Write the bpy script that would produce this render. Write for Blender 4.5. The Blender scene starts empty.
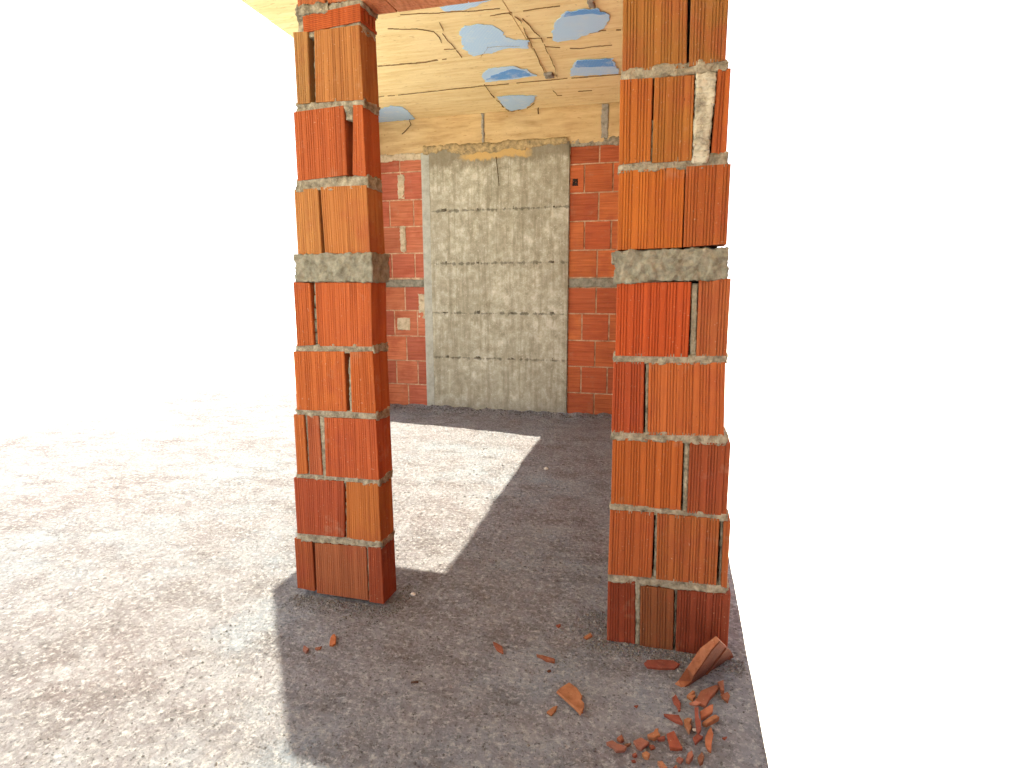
import bpy, math, random
from mathutils import Vector, noise as mnoise
random.seed(7)
C = bpy.context.scene.collection
# ------------------------------------------------------------------ camera model (measured from the photo)
F = 600.83; PITCH, ROLL, YAW = 0.160936, -0.0020235, 0.266347
CAM = Vector((0, 0, 1.2))
FW = Vector((-math.sin(YAW)*math.cos(PITCH), math.cos(YAW)*math.cos(PITCH), -math.sin(PITCH)))
r0 = Vector((math.cos(YAW), math.sin(YAW), 0)); u0 = r0.cross(FW)
RT = r0*math.cos(ROLL)+u0*math.sin(ROLL); UP = -r0*math.sin(ROLL)+u0*math.cos(ROLL)
def ray(x, y): return RT*((x-512)/F)-UP*((y-384)/F)+FW
def onZ(x, y, z=0.0):
    d = ray(x, y); return CAM+d*((z-CAM.z)/d.z)
def onY(x, y, Y):
    d = ray(x, y); return CAM+d*(Y/d.y)
def onPlane(x, y, p, n):
    d = ray(x, y); return CAM+d*((p-CAM).dot(n)/d.dot(n))
def nz(x, y, z, s=1.0): return mnoise.noise(Vector((x*s, y*s, z*s)))

# ------------------------------------------------------------------ helpers
def srgb(r, g, b):
    f = lambda c: (c/255/12.92) if c/255 <= .04045 else ((c/255+.055)/1.055)**2.4
    return (f(r), f(g), f(b), 1)
class MB:
    def __init__(s): s.v = []; s.f = []; s.t = []; s.cur = (1, 1, 1, 1)
    def vert(s, p): s.v.append(tuple(p)); s.t.append(s.cur); return len(s.v)-1
    def face(s, *i): s.f.append(tuple(i))
    def box(s, x0, x1, y0, y1, z0, z1):
        i = [s.vert((x, y, z)) for z in (z0, z1) for y in (y0, y1) for x in (x0, x1)]
        for q in ((0, 2, 3, 1), (4, 5, 7, 6), (0, 1, 5, 4), (2, 6, 7, 3), (0, 4, 6, 2), (1, 3, 7, 5)): s.face(*[i[k] for k in q])
    def prism(s, bot, top):
        n = len(bot); a = [s.vert(p) for p in bot]; b = [s.vert(p) for p in top]
        s.face(*reversed(a)); s.face(*b)
        for k in range(n): s.face(a[k], a[(k+1) % n], b[(k+1) % n], b[k])
    def tube(s, pts, r, n=6):
        rings = []
        for k, p in enumerate(pts):
            d = (Vector(pts[min(k+1, len(pts)-1)])-Vector(pts[max(k-1, 0)])).normalized()
            a = d.orthogonal().normalized(); b = d.cross(a)
            rings.append([s.vert(Vector(p)+a*(r*math.cos(t*2*math.pi/n))+b*(r*math.sin(t*2*math.pi/n))) for t in range(n)])
        for k in range(len(rings)-1):
            for t in range(n): s.face(rings[k][t], rings[k][(t+1) % n], rings[k+1][(t+1) % n], rings[k+1][t])
        s.face(*reversed(rings[0])); s.face(*rings[-1])
    def rough_box(s, x0, x1, y0, y1, zlo, zhi, res, amp, fr=30.0, seed=0.0):
        """a box of lumpy mortar; zlo / zhi may be functions of x"""
        fl = zlo if callable(zlo) else (lambda x: zlo); fh = zhi if callable(zhi) else (lambda x: zhi)
        nx = max(1, round((x1-x0)/res)); ny = max(1, round((y1-y0)/res)); h = fh((x0+x1)/2)-fl((x0+x1)/2); nzz = max(2, round(h/res))
        ids = {}
        def P(i, j, k):
            if (i, j, k) in ids: return ids[i, j, k]
            x = x0+(x1-x0)*i/nx; y = y0+(y1-y0)*j/ny; a, b = fl(x), fh(x); z = a+(b-a)*k/nzz
            n = Vector(((i == nx)-(i == 0), (j == ny)-(j == 0), (k == nzz)-(k == 0))).normalized()
            d = amp*(.9*nz(x+seed, y, z, fr)+.8*nz(x+seed, y+3, z, fr*2.7)+.6*nz(x, y+seed, z, fr*6))
            ids[i, j, k] = s.vert(Vector((x, y, z))+n*d); return ids[i, j, k]
        for i in range(nx):
            for k in range(nzz):
                s.face(P(i, 0, k), P(i+1, 0, k), P(i+1, 0, k+1), P(i, 0, k+1)); s.face(P(i, ny, k), P(i, ny, k+1), P(i+1, ny, k+1), P(i+1, ny, k))
        for i in range(nx):
            for j in range(ny):
                s.face(P(i, j, 0), P(i, j+1, 0), P(i+1, j+1, 0), P(i+1, j, 0)); s.face(P(i, j, nzz), P(i+1, j, nzz), P(i+1, j+1, nzz), P(i, j+1, nzz))
        for j in range(ny):
            for k in range(nzz):
                s.face(P(0, j, k), P(0, j, k+1), P(0, j+1, k+1), P(0, j+1, k)); s.face(P(nx, j, k), P(nx, j+1, k), P(nx, j+1, k+1), P(nx, j, k+1))
    def build(s, name, mat, parent=None, smooth=False, **props):
        me = bpy.data.meshes.new(name); me.from_pydata(s.v, [], s.f); me.update()
        at = me.color_attributes.new('tint', 'FLOAT_COLOR', 'POINT')
        at.data.foreach_set('color', [c for t in s.t for c in t])
        me.materials.append(mat)
        if smooth: me.polygons.foreach_set('use_smooth', [True]*len(me.polygons))
        o = bpy.data.objects.new(name, me); C.objects.link(o)
        if parent: o.parent = parent
        for k, v in props.items(): o[k] = v
        return o

# ------------------------------------------------------------------ materials
def newmat(name):
    m = bpy.data.materials.new(name); m.use_nodes = True; nt = m.node_tree; nt.nodes.clear()
    out = nt.nodes.new('ShaderNodeOutputMaterial'); b = nt.nodes.new('ShaderNodeBsdfPrincipled')
    nt.links.new(b.outputs[0], out.inputs[0]); b.inputs['Roughness'].default_value = .9; b.inputs['Specular IOR Level'].default_value = .25
    return m, nt, b
class G:
    def __init__(s, nt): s.nt = nt; s.co = nt.nodes.new('ShaderNodeTexCoord').outputs['Object']
    def lk(s, a, b): s.nt.links.new(a, b)
    def mapped(s, sc):
        n = s.nt.nodes.new('ShaderNodeMapping'); s.lk(s.co, n.inputs[0]); n.inputs['Scale'].default_value = sc; return n.outputs[0]
    def noise(s, sc, det=4, rough=.6, vec=(1, 1, 1)):
        n = s.nt.nodes.new('ShaderNodeTexNoise'); s.lk(s.mapped(vec), n.inputs['Vector'])
        n.inputs['Scale'].default_value = sc; n.inputs['Detail'].default_value = det; n.inputs['Roughness'].default_value = rough; return n.outputs['Fac']
    def ramp(s, fac, *st):
        n = s.nt.nodes.new('ShaderNodeValToRGB'); s.lk(fac, n.inputs[0]); e = n.color_ramp.elements
        while len(e) < len(st): e.new(.5)
        for k, (p, c) in enumerate(st): e[k].position = p; e[k].color = c if isinstance(c, tuple) else (c, c, c, 1)
        return n.outputs[0]
    def mix(s, fac, a, b, mode='MIX'):
        n = s.nt.nodes.new('ShaderNodeMix'); n.data_type = 'RGBA'; n.blend_type = mode
        for v, i in ((fac, 0), (a, 6), (b, 7)):
            if hasattr(v, 'links'): s.lk(v, n.inputs[i])
            else: n.inputs[i].default_value = v
        return n.outputs[2]
    def math(s, op, a, b=0.0):
        n = s.nt.nodes.new('ShaderNodeMath'); n.operation = op
        for v, i in ((a, 0), (b, 1)):
            if hasattr(v, 'links'): s.lk(v, n.inputs[i])
            else: n.inputs[i].default_value = v
        return n.outputs[0]
    def axis(s, a):
        n = s.nt.nodes.new('ShaderNodeSeparateXYZ'); s.lk(s.co, n.inputs[0]); return n.outputs[a]
    def attr(s):
        n = s.nt.nodes.new('ShaderNodeVertexColor'); n.layer_name = 'tint'; return n.outputs[0]
    def bump(s, h, b, dist, st=1.0):
        n = s.nt.nodes.new('ShaderNodeBump'); n.inputs['Distance'].default_value = dist; n.inputs['Strength'].default_value = st
        s.lk(h, n.inputs['Height']); s.lk(n.outputs[0], b.inputs['Normal'])

def clay(name, streak, dust, alb=.55):
    m, nt, b = newmat(name); g = G(nt)
    c = g.mix(1.0, g.attr(), (alb, alb*1.2, alb*1.25, 1), 'MULTIPLY')
    c = g.mix(1.0, c, g.ramp(g.noise(1, 3, .6, streak), (.3, (.74, .68, .64, 1)), (.5, (1, 1, 1, 1)), (.72, (1.22, 1.3, 1.35, 1))), 'MULTIPLY')
    c = g.mix(g.ramp(g.noise(7, 3), (.5, 0.0), (.72, .45)), c, srgb(140, 62, 42))
    c = g.mix(g.ramp(g.noise(9, 5, .7), (.60, 0.0), (.75, dust)), c, srgb(168, 138, 112))
    c = g.mix(g.ramp(g.noise(150, 2, .5), (.68, 0.0), (.76, .45)), c, srgb(190, 160, 130))
    c = g.mix(g.ramp(g.noise(110, 2, .5, (1.2, 1, 1)), (.24, .6), (.3, 0.0)), c, srgb(80, 35, 20))
    g.lk(c, b.inputs['Base Color']); g.bump(g.noise(160, 4), b, .0015)
    return m
def cement(name, base, light, dark, sc=1.0):
    m, nt, b = newmat(name); g = G(nt)
    c = g.ramp(g.noise(22*sc, 6, .7), (.3, dark), (.5, base), (.68, light))
    c = g.mix(g.ramp(g.noise(140*sc, 3), (.62, 0.0), (.74, .55)), c, light)
    c = g.mix(g.ramp(g.noise(120*sc, 3, .6, (1, 1.3, 1)), (.26, .6), (.34, 0.0)), c, dark)
    g.lk(c, b.inputs['Base Color']); g.bump(g.noise(110*sc, 6, .7), b, .006)
    return m
M = {}
M['clay_left'] = clay('ribbed_clay_left', (110, 30, 2.0), .35)
M['clay_right'] = clay('ribbed_clay_right', (95, 30, 1.6), .3)
M['clay_back'] = clay('ribbed_clay_back', (4, 20, 90), .3, .78)
M['shard'] = clay('broken_clay', (40, 40, 40), .25, .58)
M['mortar'] = cement('cement_mortar', srgb(146, 137, 118), srgb(182, 173, 152), srgb(84, 77, 64), 1.6)
M['band'] = cement('cement_band', srgb(134, 130, 114), srgb(158, 153, 137), srgb(94, 89, 76), 1.3)
M['crumb'] = cement('dark_crumb', srgb(92, 86, 72), srgb(120, 112, 96), srgb(60, 55, 46))
M['lightmortar'] = cement('pale_smear', srgb(196, 180, 150), srgb(214, 200, 172), srgb(150, 134, 108))
M['lime'] = cement('white_mortar', srgb(182, 175, 156), srgb(204, 198, 180), srgb(112, 104, 88))
M['core'] = cement('joint_core', srgb(44, 36, 30), srgb(66, 56, 46), srgb(26, 20, 16))  # near-black colour carries the shade of the open gaps between bricks

def floor_mat():
    m, nt, b = newmat('raw_concrete_floor'); g = G(nt)
    c = g.ramp(g.noise(1.3, 5, .6), (.36, srgb(140, 147, 156)), (.5, srgb(134, 130, 134)), (.64, srgb(126, 117, 119)))
    c = g.mix(g.ramp(g.noise(8, 7, .75), (.44, 0.0), (.64, .75)), c, srgb(160, 159, 163))
    c = g.mix(g.ramp(g.noise(3.3, 6, .7, (1, 1.6, 1)), (.48, 0.0), (.66, .65)), c, srgb(102, 94, 94))
    c = g.mix(g.ramp(g.noise(48, 6, .78), (.50, 0.0), (.66, .8)), c, srgb(200, 197, 197))
    c = g.mix(g.ramp(g.noise(60, 5, .75, (1.1, 1, 1)), (.32, .85), (.45, 0.0)), c, srgb(56, 54, 56))
    g.lk(c, b.inputs['Base Color'])
    dd = nt.nodes.new('ShaderNodeVectorMath'); dd.operation = 'DISTANCE'; g.lk(g.co, dd.inputs[0]); dd.inputs[1].default_value = (-1.36, 1.78, 0)
    dust = g.math('MULTIPLY', g.ramp(dd.outputs['Value'], (.05, 1.0), (.32, 0.0)), g.ramp(g.noise(16, 5, .7), (.35, 0.0), (.6, .6)))
    c = g.mix(dust, c, srgb(120, 84, 62))
    h = g.math('ADD', g.math('MULTIPLY', g.noise(60, 8, .72), 1.0), g.math('MULTIPLY', g.noise(14, 5, .6), 1.2))
    g.bump(h, b, .034); return m
M['floor'] = floor_mat()

def column_mat():
    m, nt, b = newmat('board_marked_concrete'); g = G(nt); z = g.axis('Z')
    c = g.ramp(g.noise(14, 8, .75), (.32, srgb(132, 126, 106)), (.5, srgb(170, 165, 145)), (.66, srgb(202, 198, 182)))
    c = g.mix(g.ramp(g.noise(3.2, 5, .6), (.42, .4), (.56, 0.0)), c, srgb(142, 135, 115))
    c = g.mix(g.ramp(g.noise(1, 5, .65, (26, 5, 1.6)), (.36, .55), (.52, 0.0)), c, srgb(122, 114, 92))
    c = g.mix(g.ramp(g.noise(1, 5, .65, (34, 5, 1.9)), (.58, 0.0), (.72, .5)), c, srgb(196, 190, 166))
    c = g.mix(g.ramp(g.noise(55, 4, .7), (.60, 0.0), (.70, .5)), c, srgb(220, 216, 202))
    for zj in (1.898, 1.415, .95, .52):     # cement dirt caught along each board joint
        d = g.math('ABSOLUTE', g.math('SUBTRACT', z, zj))
        k = g.ramp(g.math('SUBTRACT', g.math('ADD', d, g.math('MULTIPLY', g.noise(22, 3, .6, (1, 1, .6)), .10)), .047), (.0, .7), (.013, 0.0))
        c = g.mix(k, c, srgb(80, 76, 64))
    n = g.math('MULTIPLY', g.math('SUBTRACT', g.noise(7, 7, .72, (1.3, 1, .6)), .5), .34)
    e = g.math('ADD', z, n)
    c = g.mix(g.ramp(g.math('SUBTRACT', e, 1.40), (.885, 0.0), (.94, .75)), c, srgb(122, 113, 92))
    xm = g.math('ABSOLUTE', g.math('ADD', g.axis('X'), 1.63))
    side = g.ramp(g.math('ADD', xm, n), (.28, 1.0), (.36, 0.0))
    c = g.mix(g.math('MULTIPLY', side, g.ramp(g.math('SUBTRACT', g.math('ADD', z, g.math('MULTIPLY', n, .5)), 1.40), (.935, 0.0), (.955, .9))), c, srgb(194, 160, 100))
    c = g.mix(g.ramp(z, (0.0, .5), (.16, 0.0)), c, srgb(120, 116, 106))
    g.lk(c, b.inputs['Base Color']); g.bump(g.noise(70, 6, .7), b, .005); return m
M['column'] = column_mat()
M['column_edge'] = cement('column_edge', srgb(168, 168, 156), srgb(184, 184, 172), srgb(146, 146, 134), .6)

def ceil_mat(name, base, light, dark):
    m, nt, b = newmat(name); g = G(nt)
    c = g.ramp(g.noise(1, 6, .65, (3, 22, 20)), (.32, dark), (.5, base), (.66, light))
    c = g.mix(g.ramp(g.noise(3.2, 4), (.50, 0.0), (.72, .5)), c, light)
    c = g.mix(g.ramp(g.noise(1, 4, .6, (16, 90, 60)), (.30, .6), (.38, 0.0)), c, srgb(150, 112, 60))
    c = g.mix(g.ramp(g.noise(40, 3), (.25, .6), (.30, 0.0)), c, srgb(120, 92, 56))
    g.lk(c, b.inputs['Base Color']); g.bump(g.noise(1, 6, .65, (5, 60, 40)), b, .006); return m
M['ceil'] = ceil_mat('board_marked_soffit', srgb(234, 214, 160), srgb(242, 225, 176), srgb(222, 198, 142))  # base yellowed with the warm light bounced off the floor
M['beam'] = ceil_mat('board_marked_beam', srgb(190, 162, 116), srgb(204, 178, 132), srgb(166, 138, 94))  # warm bounced light is in the beam's base colour too
M['slurry'] = cement('yellow_grey_slurry', srgb(160, 140, 102), srgb(192, 168, 120), srgb(104, 96, 78), 1.2)
M['joint'] = cement('joint_dirt', srgb(120, 90, 54), srgb(150, 118, 74), srgb(84, 62, 40))
M['greypatch'] = cement('grey_slurry', srgb(150, 144, 132), srgb(170, 164, 150), srgb(110, 104, 92))
def sheet(name, a, bcol, ang):
    m, nt, b = newmat(name); g = G(nt)
    w = nt.nodes.new('ShaderNodeTexWave'); mp = nt.nodes.new('ShaderNodeMapping'); g.lk(g.co, mp.inputs[0]); mp.inputs['Rotation'].default_value = (0, 0, ang)
    g.lk(mp.outputs[0], w.inputs[0]); w.inputs['Scale'].default_value = 22; w.inputs['Distortion'].default_value = 1.5
    c = g.mix(g.ramp(w.outputs['Fac'], (.2, 0.0), (.8, 1.0)), a, bcol)
    c = g.mix(g.ramp(g.noise(14, 5, .7), (.52, 0.0), (.7, .6)), c, srgb(214, 230, 242))
    g.lk(c, b.inputs['Base Color']); b.inputs['Roughness'].default_value = .6; return m
M['sheet'] = sheet('pale_blue_sheet', srgb(158, 204, 246), srgb(196, 226, 250), .5)
M['sheet_deep'] = sheet('deep_blue_sheet', srgb(72, 142, 222), srgb(120, 180, 238), .5)
def plain(name, col, rough=.8, metal=0.0):
    m, nt, b = newmat(name); g = G(nt)
    g.lk(g.mix(g.ramp(g.noise(60, 4), (.35, 0.0), (.65, 1.0)), tuple(v*.8 for v in col[:3])+(1,), col), b.inputs['Base Color'])
    b.inputs['Roughness'].default_value = rough; b.inputs['Metallic'].default_value = metal; return m
M['wire'] = plain('rusty_wire', srgb(84, 62, 44), .7, .3)
M['stick'] = plain('dark_wood', srgb(78, 56, 46))
M['pebble'] = plain('pale_stone', srgb(214, 208, 198))
def gravel_mat():
    m, nt, b = newmat('grit'); g = G(nt)
    g.lk(g.mix(.6, g.attr(), g.ramp(g.noise(90, 3), (.3, srgb(70, 69, 71)), (.7, srgb(124, 121, 121)))), b.inputs['Base Color']); return m
M['gravel'] = gravel_mat()
M['ground'] = cement('pale_limestone_ground', srgb(228, 224, 214), srgb(238, 235, 226), srgb(214, 208, 196), .01)

# ------------------------------------------------------------------ front brick walls
D, TH = 1.925, 0.113
def xz(p, Y=D):
    q = onY(p[0], p[1], Y); return (q.x, q.z)
def groove_us(w, pitch, period, gw, dep, n, phase):
    """(distance, depth) points across a face of width w carrying groups of n grooves"""
    out = [(0.0, .0025), (.0025, 0.0)]
    x = phase
    while x < w:
        for k in range(n):
            c = x+k*pitch
            if .006 < c-gw/2 and c+gw/2 < w-.006: out += [(c-gw/2, 0), (c-gw/4, dep), (c+gw/4, dep), (c+gw/2, 0)]
        x += period
    return out+[(w-.0025, 0.0), (w, .0025)]
def brick(mb, TL, TR, BR, BL, tint, y0, y1, gr, side=False):
    mb.cur = tint
    w = max(.01, ((TR[0]-TL[0])+(BR[0]-BL[0]))/2)
    per = [(d/w, y0+e) for d, e in groove_us(w, *gr, random.uniform(.004, .016))]
    if side:
        per += [(1-e/w, y0+d) for d, e in groove_us(y1-y0, .009, .05, .003, .0012, 4, .012)]
    else: per.append((1, y1))
    per.append((0, y1))
    top = []; bot = []
    for u, y in per:
        top.append((TL[0]+(TR[0]-TL[0])*u, y, TL[1]+(TR[1]-TL[1])*u)); bot.append((BL[0]+(BR[0]-BL[0])*u, y, BL[1]+(BR[1]-BL[1])*u))
    mb.prism(bot, top)
def T(r, g, b): return srgb(r, g, b)
XL, XR, XA, XB = -1.418, .208, -1.037, -.187      # outer ends of the two walls; door edges
ZTOP = 2.12
# each brick: four photo points TL TR BR BL, colour with part of the wall's light and shade in it; None for an end flush with the wall's outer end
Lb = [
 ('s', (296,32),(307.7,32),(310.4,103),(296,104.5),(190,126,72)), ('e', (314.2,31),(361,25),(362.2,100),(315.8,102.5),(196,118,64)),
 ('s', (296,112),(343.7,105.5),(347,175),(296,181),(202,96,50)), ('e', (353,105),(363.8,105),(365.2,176.5),(352.7,175),(200,96,50)),
 ('s', (296,189.5),(317.3,188),(321.2,254),(296,255),(206,128,70)), ('e', (319.7,187),(365.8,185),(369,253.5),(324.4,253.5),(212,124,66)),
 ('s', (296,282),(310,283),(314,345),(296,346),(210,100,48)), ('e', (314.6,282.5),(370.8,282.5),(373.7,346.7),(317.5,346),(208,98,50)),
 ('s', (296,351.5),(344.4,351.5),(346.8,411.4),(296,409.5),(212,104,50)), ('e', (349.7,352),(374.9,351.5),(376.4,413.5),(351.8,412),(206,98,46)),
 ('s', (296,415),(303.7,415),(307.6,473.5),(296,474),(206,104,50)), ('m', (307,415.5),(318.6,416),(322.5,475),(309.5,474),(190,92,56)), ('e', (324,417.5),(376.6,419.5),(379.2,480),(325.8,476),(200,90,48)),
 ('s', (296,478),(343.6,481.5),(344.3,537.4),(296,533),(188,82,48)), ('e', (345.7,482),(379.2,484),(380.8,543),(346.3,538),(208,112,54)),
 ('s', (296,539),(311.5,541),(314.4,591.5),(296,588),(178,84,46)), ('m', (314.4,543),(365.8,547),(368,600.5),(316.4,593),(176,92,56)), ('e', (367.7,547.5),(380.8,547.5),(383.7,604),(369,602),(166,72,42)),
]
Rb = [
 ('s', (622.6,-60),(688.5,-60),(686.5,67.5),(621,71),(180,110,52)), ('e', (692.5,-60),(728,-60),(727,60),(689,66.5),(172,104,50)),
 ('s', (620.6,80),(652.7,78),(650.5,161),(618.4,165),(202,106,44)), ('m', (654.6,78),(694.6,75),(691.7,160.5),(652,163),(186,108,48)), ('e', (718,69),(728,68),(727,154),(711,156),(194,92,40)),
 ('s', (617.2,171),(685,167),(682,247.3),(614.8,250),(204,104,40)), ('e', (686,166.5),(728,164),(727,244),(683.3,247),(190,94,44)),
 ('s', (614.6,283),(691.4,282),(688,357),(612,355.6),(210,84,38)), ('e', (699,279.5),(728,278.5),(727,356),(696.2,356),(196,100,56)),
 ('s', (611.7,362),(644.3,362),(643,433.3),(610.4,432),(190,78,40)), ('m', (648.8,363),(725.6,362.5),(724,436),(647.5,435),(208,104,52)), 
 ('s', (610.4,437.8),(683.3,441.5),(680.7,510.7),(609,504.9),(206,100,44)), ('e', (689.8,442),(728,444),(727,516),(687,513),(170,78,44)),
 ('s', (608.9,509.8),(654,512.5),(651.4,577.5),(607.8,574),(192,92,46)), ('m', (657.3,513.5),(719.5,519),(716.3,585),(656,579),(190,98,50)), ('e', (723.7,521),(728,521.5),(728,588),(721,586),(186,92,46)),
 ('s', (607.2,579.8),(635.2,581.5),(635,644.5),(605.9,641),(158,66,38)), ('m', (640.4,586),(674,589.5),(673,651),(639.7,647),(156,84,48)), ('e', (677.5,590),(728,594),(728,660),(675.3,653),(150,64,38)),
]
def make_wall(name, rows, xs, xe, clay_mat, gr, left):
    mb = MB()
    for kind, TL, TR, BR, BL, col in rows:
        a, b, c, d = xz(TL), xz(TR), xz(BR), xz(BL)
        if left and kind == 's': a = d = None
        if kind == 's' and not left: a = (xs, xz(TL)[1]); d = (xs, xz(BL)[1])
        if left and kind == 's':                 # unfinished outer end: each course stops a little short of the one below
            e = xz((295.2, (TL[1]+BL[1])/2))[0]; a = (e, xz(TL)[1]); d = (e, xz(BL)[1])
        if not left and kind == 'e':
            e = xz((728.8, (TR[1]+BR[1])/2))[0]; b = (e, xz(TR)[1]); c = (e, xz(BR)[1])
        if left and kind == 'e': b = (xe, b[1]); c = (xe, c[1])
        j = lambda: random.uniform(-.0035, .0035)
        if left and kind == 'e': b = (b[0]+j(), b[1]); c = (c[0]+j(), c[1])
        if not left and kind == 's': a = (a[0]+j(), a[1]); d = (d[0]+j(), d[1])
        k = random.uniform(.94, 1.06)
        brick(mb, a, b, c, d, tuple(v*k for v in srgb(*col)[:3])+(1,), D+random.uniform(-.003, .003), D+TH, gr, left and kind == 'e')
    return mb
lw = make_wall('wall_left', Lb, XL, XA, M['clay_left'], (.0085, .044, .0026, .0011, 4), True)
rw = make_wall('wall_right', Rb, XB, XR, M['clay_right'], (.0088, .049, .0034, .0034, 4), False)
# the bricks above door height, over the top of the photograph
lw.cur = srgb(196, 104, 60); rw.cur = srgb(180, 110, 52)
for k in range(3):
    za, zb = ZTOP+.005+k*.205, ZTOP+.2+k*.205
    for mb, xs in ((lw, (-1.272, -1.16, -1.037)), (rw, (-.187, .0, .10))):
        for q in range(2): brick(mb, (xs[q]+.004, zb), (xs[q+1]-.004, zb), (xs[q+1]-.004, za), (xs[q]+.004, za), mb.cur, D, D+TH, (.0085, .044, .003, .0015, 4))
# the thin top brick laid on its side: grooves run along it and its open end shows two hollows
def hollow_brick(mb, x0, x1, y0, y1, z0, z1, z0b, z1b):
    t = .011
    n = 9
    for k in range(n):                                        # front plate made of flats and grooves
        f0, f1 = k/n, (k+.8)/n
        P = lambda f, s: (z0+(z1-z0)*f) if s == 0 else (z0b+(z1b-z0b)*f)
        for fa, fb, dy in ((f0, f1, 0.0), (f1, (k+1)/n, .0025)):
            mb.prism([(x0, y0+dy, P(fa, 0)), (x1, y0+dy, P(fa, 1)), (x1, y0+t, P(fa, 1)), (x0, y0+t, P(fa, 0))],
                     [(x0, y0+dy, P(fb, 0)), (x1, y0+dy, P(fb, 1)), (x1, y0+t, P(fb, 1)), (x0, y0+t, P(fb, 0))])
    def slab(ya, yb, fa, fb):
        zz = lambda f: (z0+(z1-z0)*f, z0b+(z1b-z0b)*f)
        (p, q), (r, s) = zz(fa), zz(fb)
        mb.prism([(x0, ya, p), (x1, ya, q), (x1, yb, q), (x0, yb, p)], [(x0, ya, r), (x1, ya, s), (x1, yb, s), (x0, yb, r)])
    slab(y0+t, y1, 0, .16); slab(y0+t, y1, .84, 1)
    for f in (.0, .32, .64, .9): slab(y0+t+(y1-y0-2*t)*f, y0+2*t+(y1-y0-2*t)*f, .16, .84)
    mb.box(x0, x0+.05, y0+t, y1, min(z0, z0b)+.01, max(z1, z1b)-.02)
lw.cur = srgb(206, 92, 44)
hollow_brick(lw, -1.25, -1.036, D, D+TH, 2.045, 2.098, 2.058, 2.112)
wall_l = lw.build('wall_left', M['clay_left'], kind='structure', label='ribbed orange brick wall stub left of the doorway with a grey concrete band')
wall_r = rw.build('wall_right', M['clay_right'], kind='structure', label='deeply ribbed orange brick wall right of the doorway with a grey concrete band')

def line(p, q):
    a, b = xz(p), xz(q); return lambda x: a[1]+(b[1]-a[1])*(x-a[0])/(b[0]-a[0])
def lines(p, q, dz): f = line(p, q); return lambda x: f(x)+dz
beds = MB()
XC0 = XL+.004
for k, (lo, hi) in enumerate([   # lower edge (top of the brick below), upper edge (bottom of the brick above)
    (((296,539.5),(380.8,548)), ((296,532.5),(380.8,543))), (((296,478.5),(379.2,485)), ((296,473.5),(379.2,479.5))),
    (((296,415.5),(376.6,420)), ((296,409),(376.6,413))), (((296,352),(374.9,352.2)), ((296,345.5),(374.9,346))),
    (((296,190.5),(365.8,186)), ((296,180.5),(365.8,175.5))), (((296,112.5),(363.8,106)), ((296,104),(363.8,99.3)))]):
    beds.rough_box(xz((296, lo[0][1]))[0], XA+.002, D+.003, D+TH-.002, lines(*lo, -.004), lines(*hi, .003), .0065, .0065, 38, k*3.1)
beds.rough_box(-1.272, -1.25, D+.002, D+TH, 2.03, 2.135, .008, .010, 30, 9)           # lumps beside the tilted brick
beds.rough_box(-1.27, -1.15, D-.004, D+TH, 2.098, 2.128, .007, .008, 34, 4)
beds.rough_box(-1.17, XA+.008, D+.004, D+TH+.004, 2.106, 2.124, .006, .006, 40, 5)
beds.rough_box(-1.26, -1.04, D+.006, D+TH-.004, 2.03, 2.058, .007, .004, 40, 5)
beds.build('mortar_bed', M['mortar'], wall_l, True)
bd = MB(); bd.rough_box(xz((296, 268))[0], XA+.010, D-.004, D+TH+.012, lines((296,281.3), (370,282), 0), lines((296,254.5), (370,253), 0), .005, .0075, 20, 2.2)
bd.build('concrete_band', M['band'], wall_l, True, label='lumpy grey concrete band')
def joint(mb, TL, TR, BR, BL, rec, seed, amp=.004):
    a, b, c, d = xz(TL), xz(TR), xz(BR), xz(BL)
    n = 14 if b[0]-a[0] > .03 else 5
    for k in range(n):                                          # slanted joint built as short lumpy blocks
        f0, f1 = k/n, (k+1)/n
        xa0 = a[0]+(d[0]-a[0])*(f0+f1)/2; xb0 = b[0]+(c[0]-b[0])*(f0+f1)/2
        za = a[1]+(d[1]-a[1])*f1; zb = a[1]+(d[1]-a[1])*f0
        mb.rough_box(xa0, xb0, D+rec, D+TH-.01, za-.002, zb+.002, .006, amp, 45, seed+f0)
jl = MB()
joint(jl, (345,105),(352.5,105),(352,119),(346,119), .004, 1)
joint(jl, (312.5,345),(316,345),(316,282),(312.5,282), .012, 2, .002)
joint(jl, (348.5,358),(351,354),(352,411),(349,411), .004, 3)
joint(jl, (303.8,415),(307,415),(309,474),(307,474), .010, 4)
joint(jl, (318.7,416),(324,416.5),(326,476),(322,475), .005, 5)
joint(jl, (344,482),(345.8,482),(346.5,538),(344.6,537.5), .012, 6)
joint(jl, (366.2,547),(367.6,547.5),(369,602),(368,601), .008, 7, .002)
joint(jl, (311,32),(314.5,31),(316,102),(313.5,103), .014, 8, .003)
jl.build('mortar_joint', M['mortar'], wall_l, True)
core = MB(); [core.box(xz((299, y1))[0], XA-.01, D+.07, D+TH-.012, z0_, z0_+.2566) for z0_, y1 in [(k*.2566, 590-k*74) for k in range(8)]]; core.build('joint_core', M['core'], wall_l)

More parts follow.
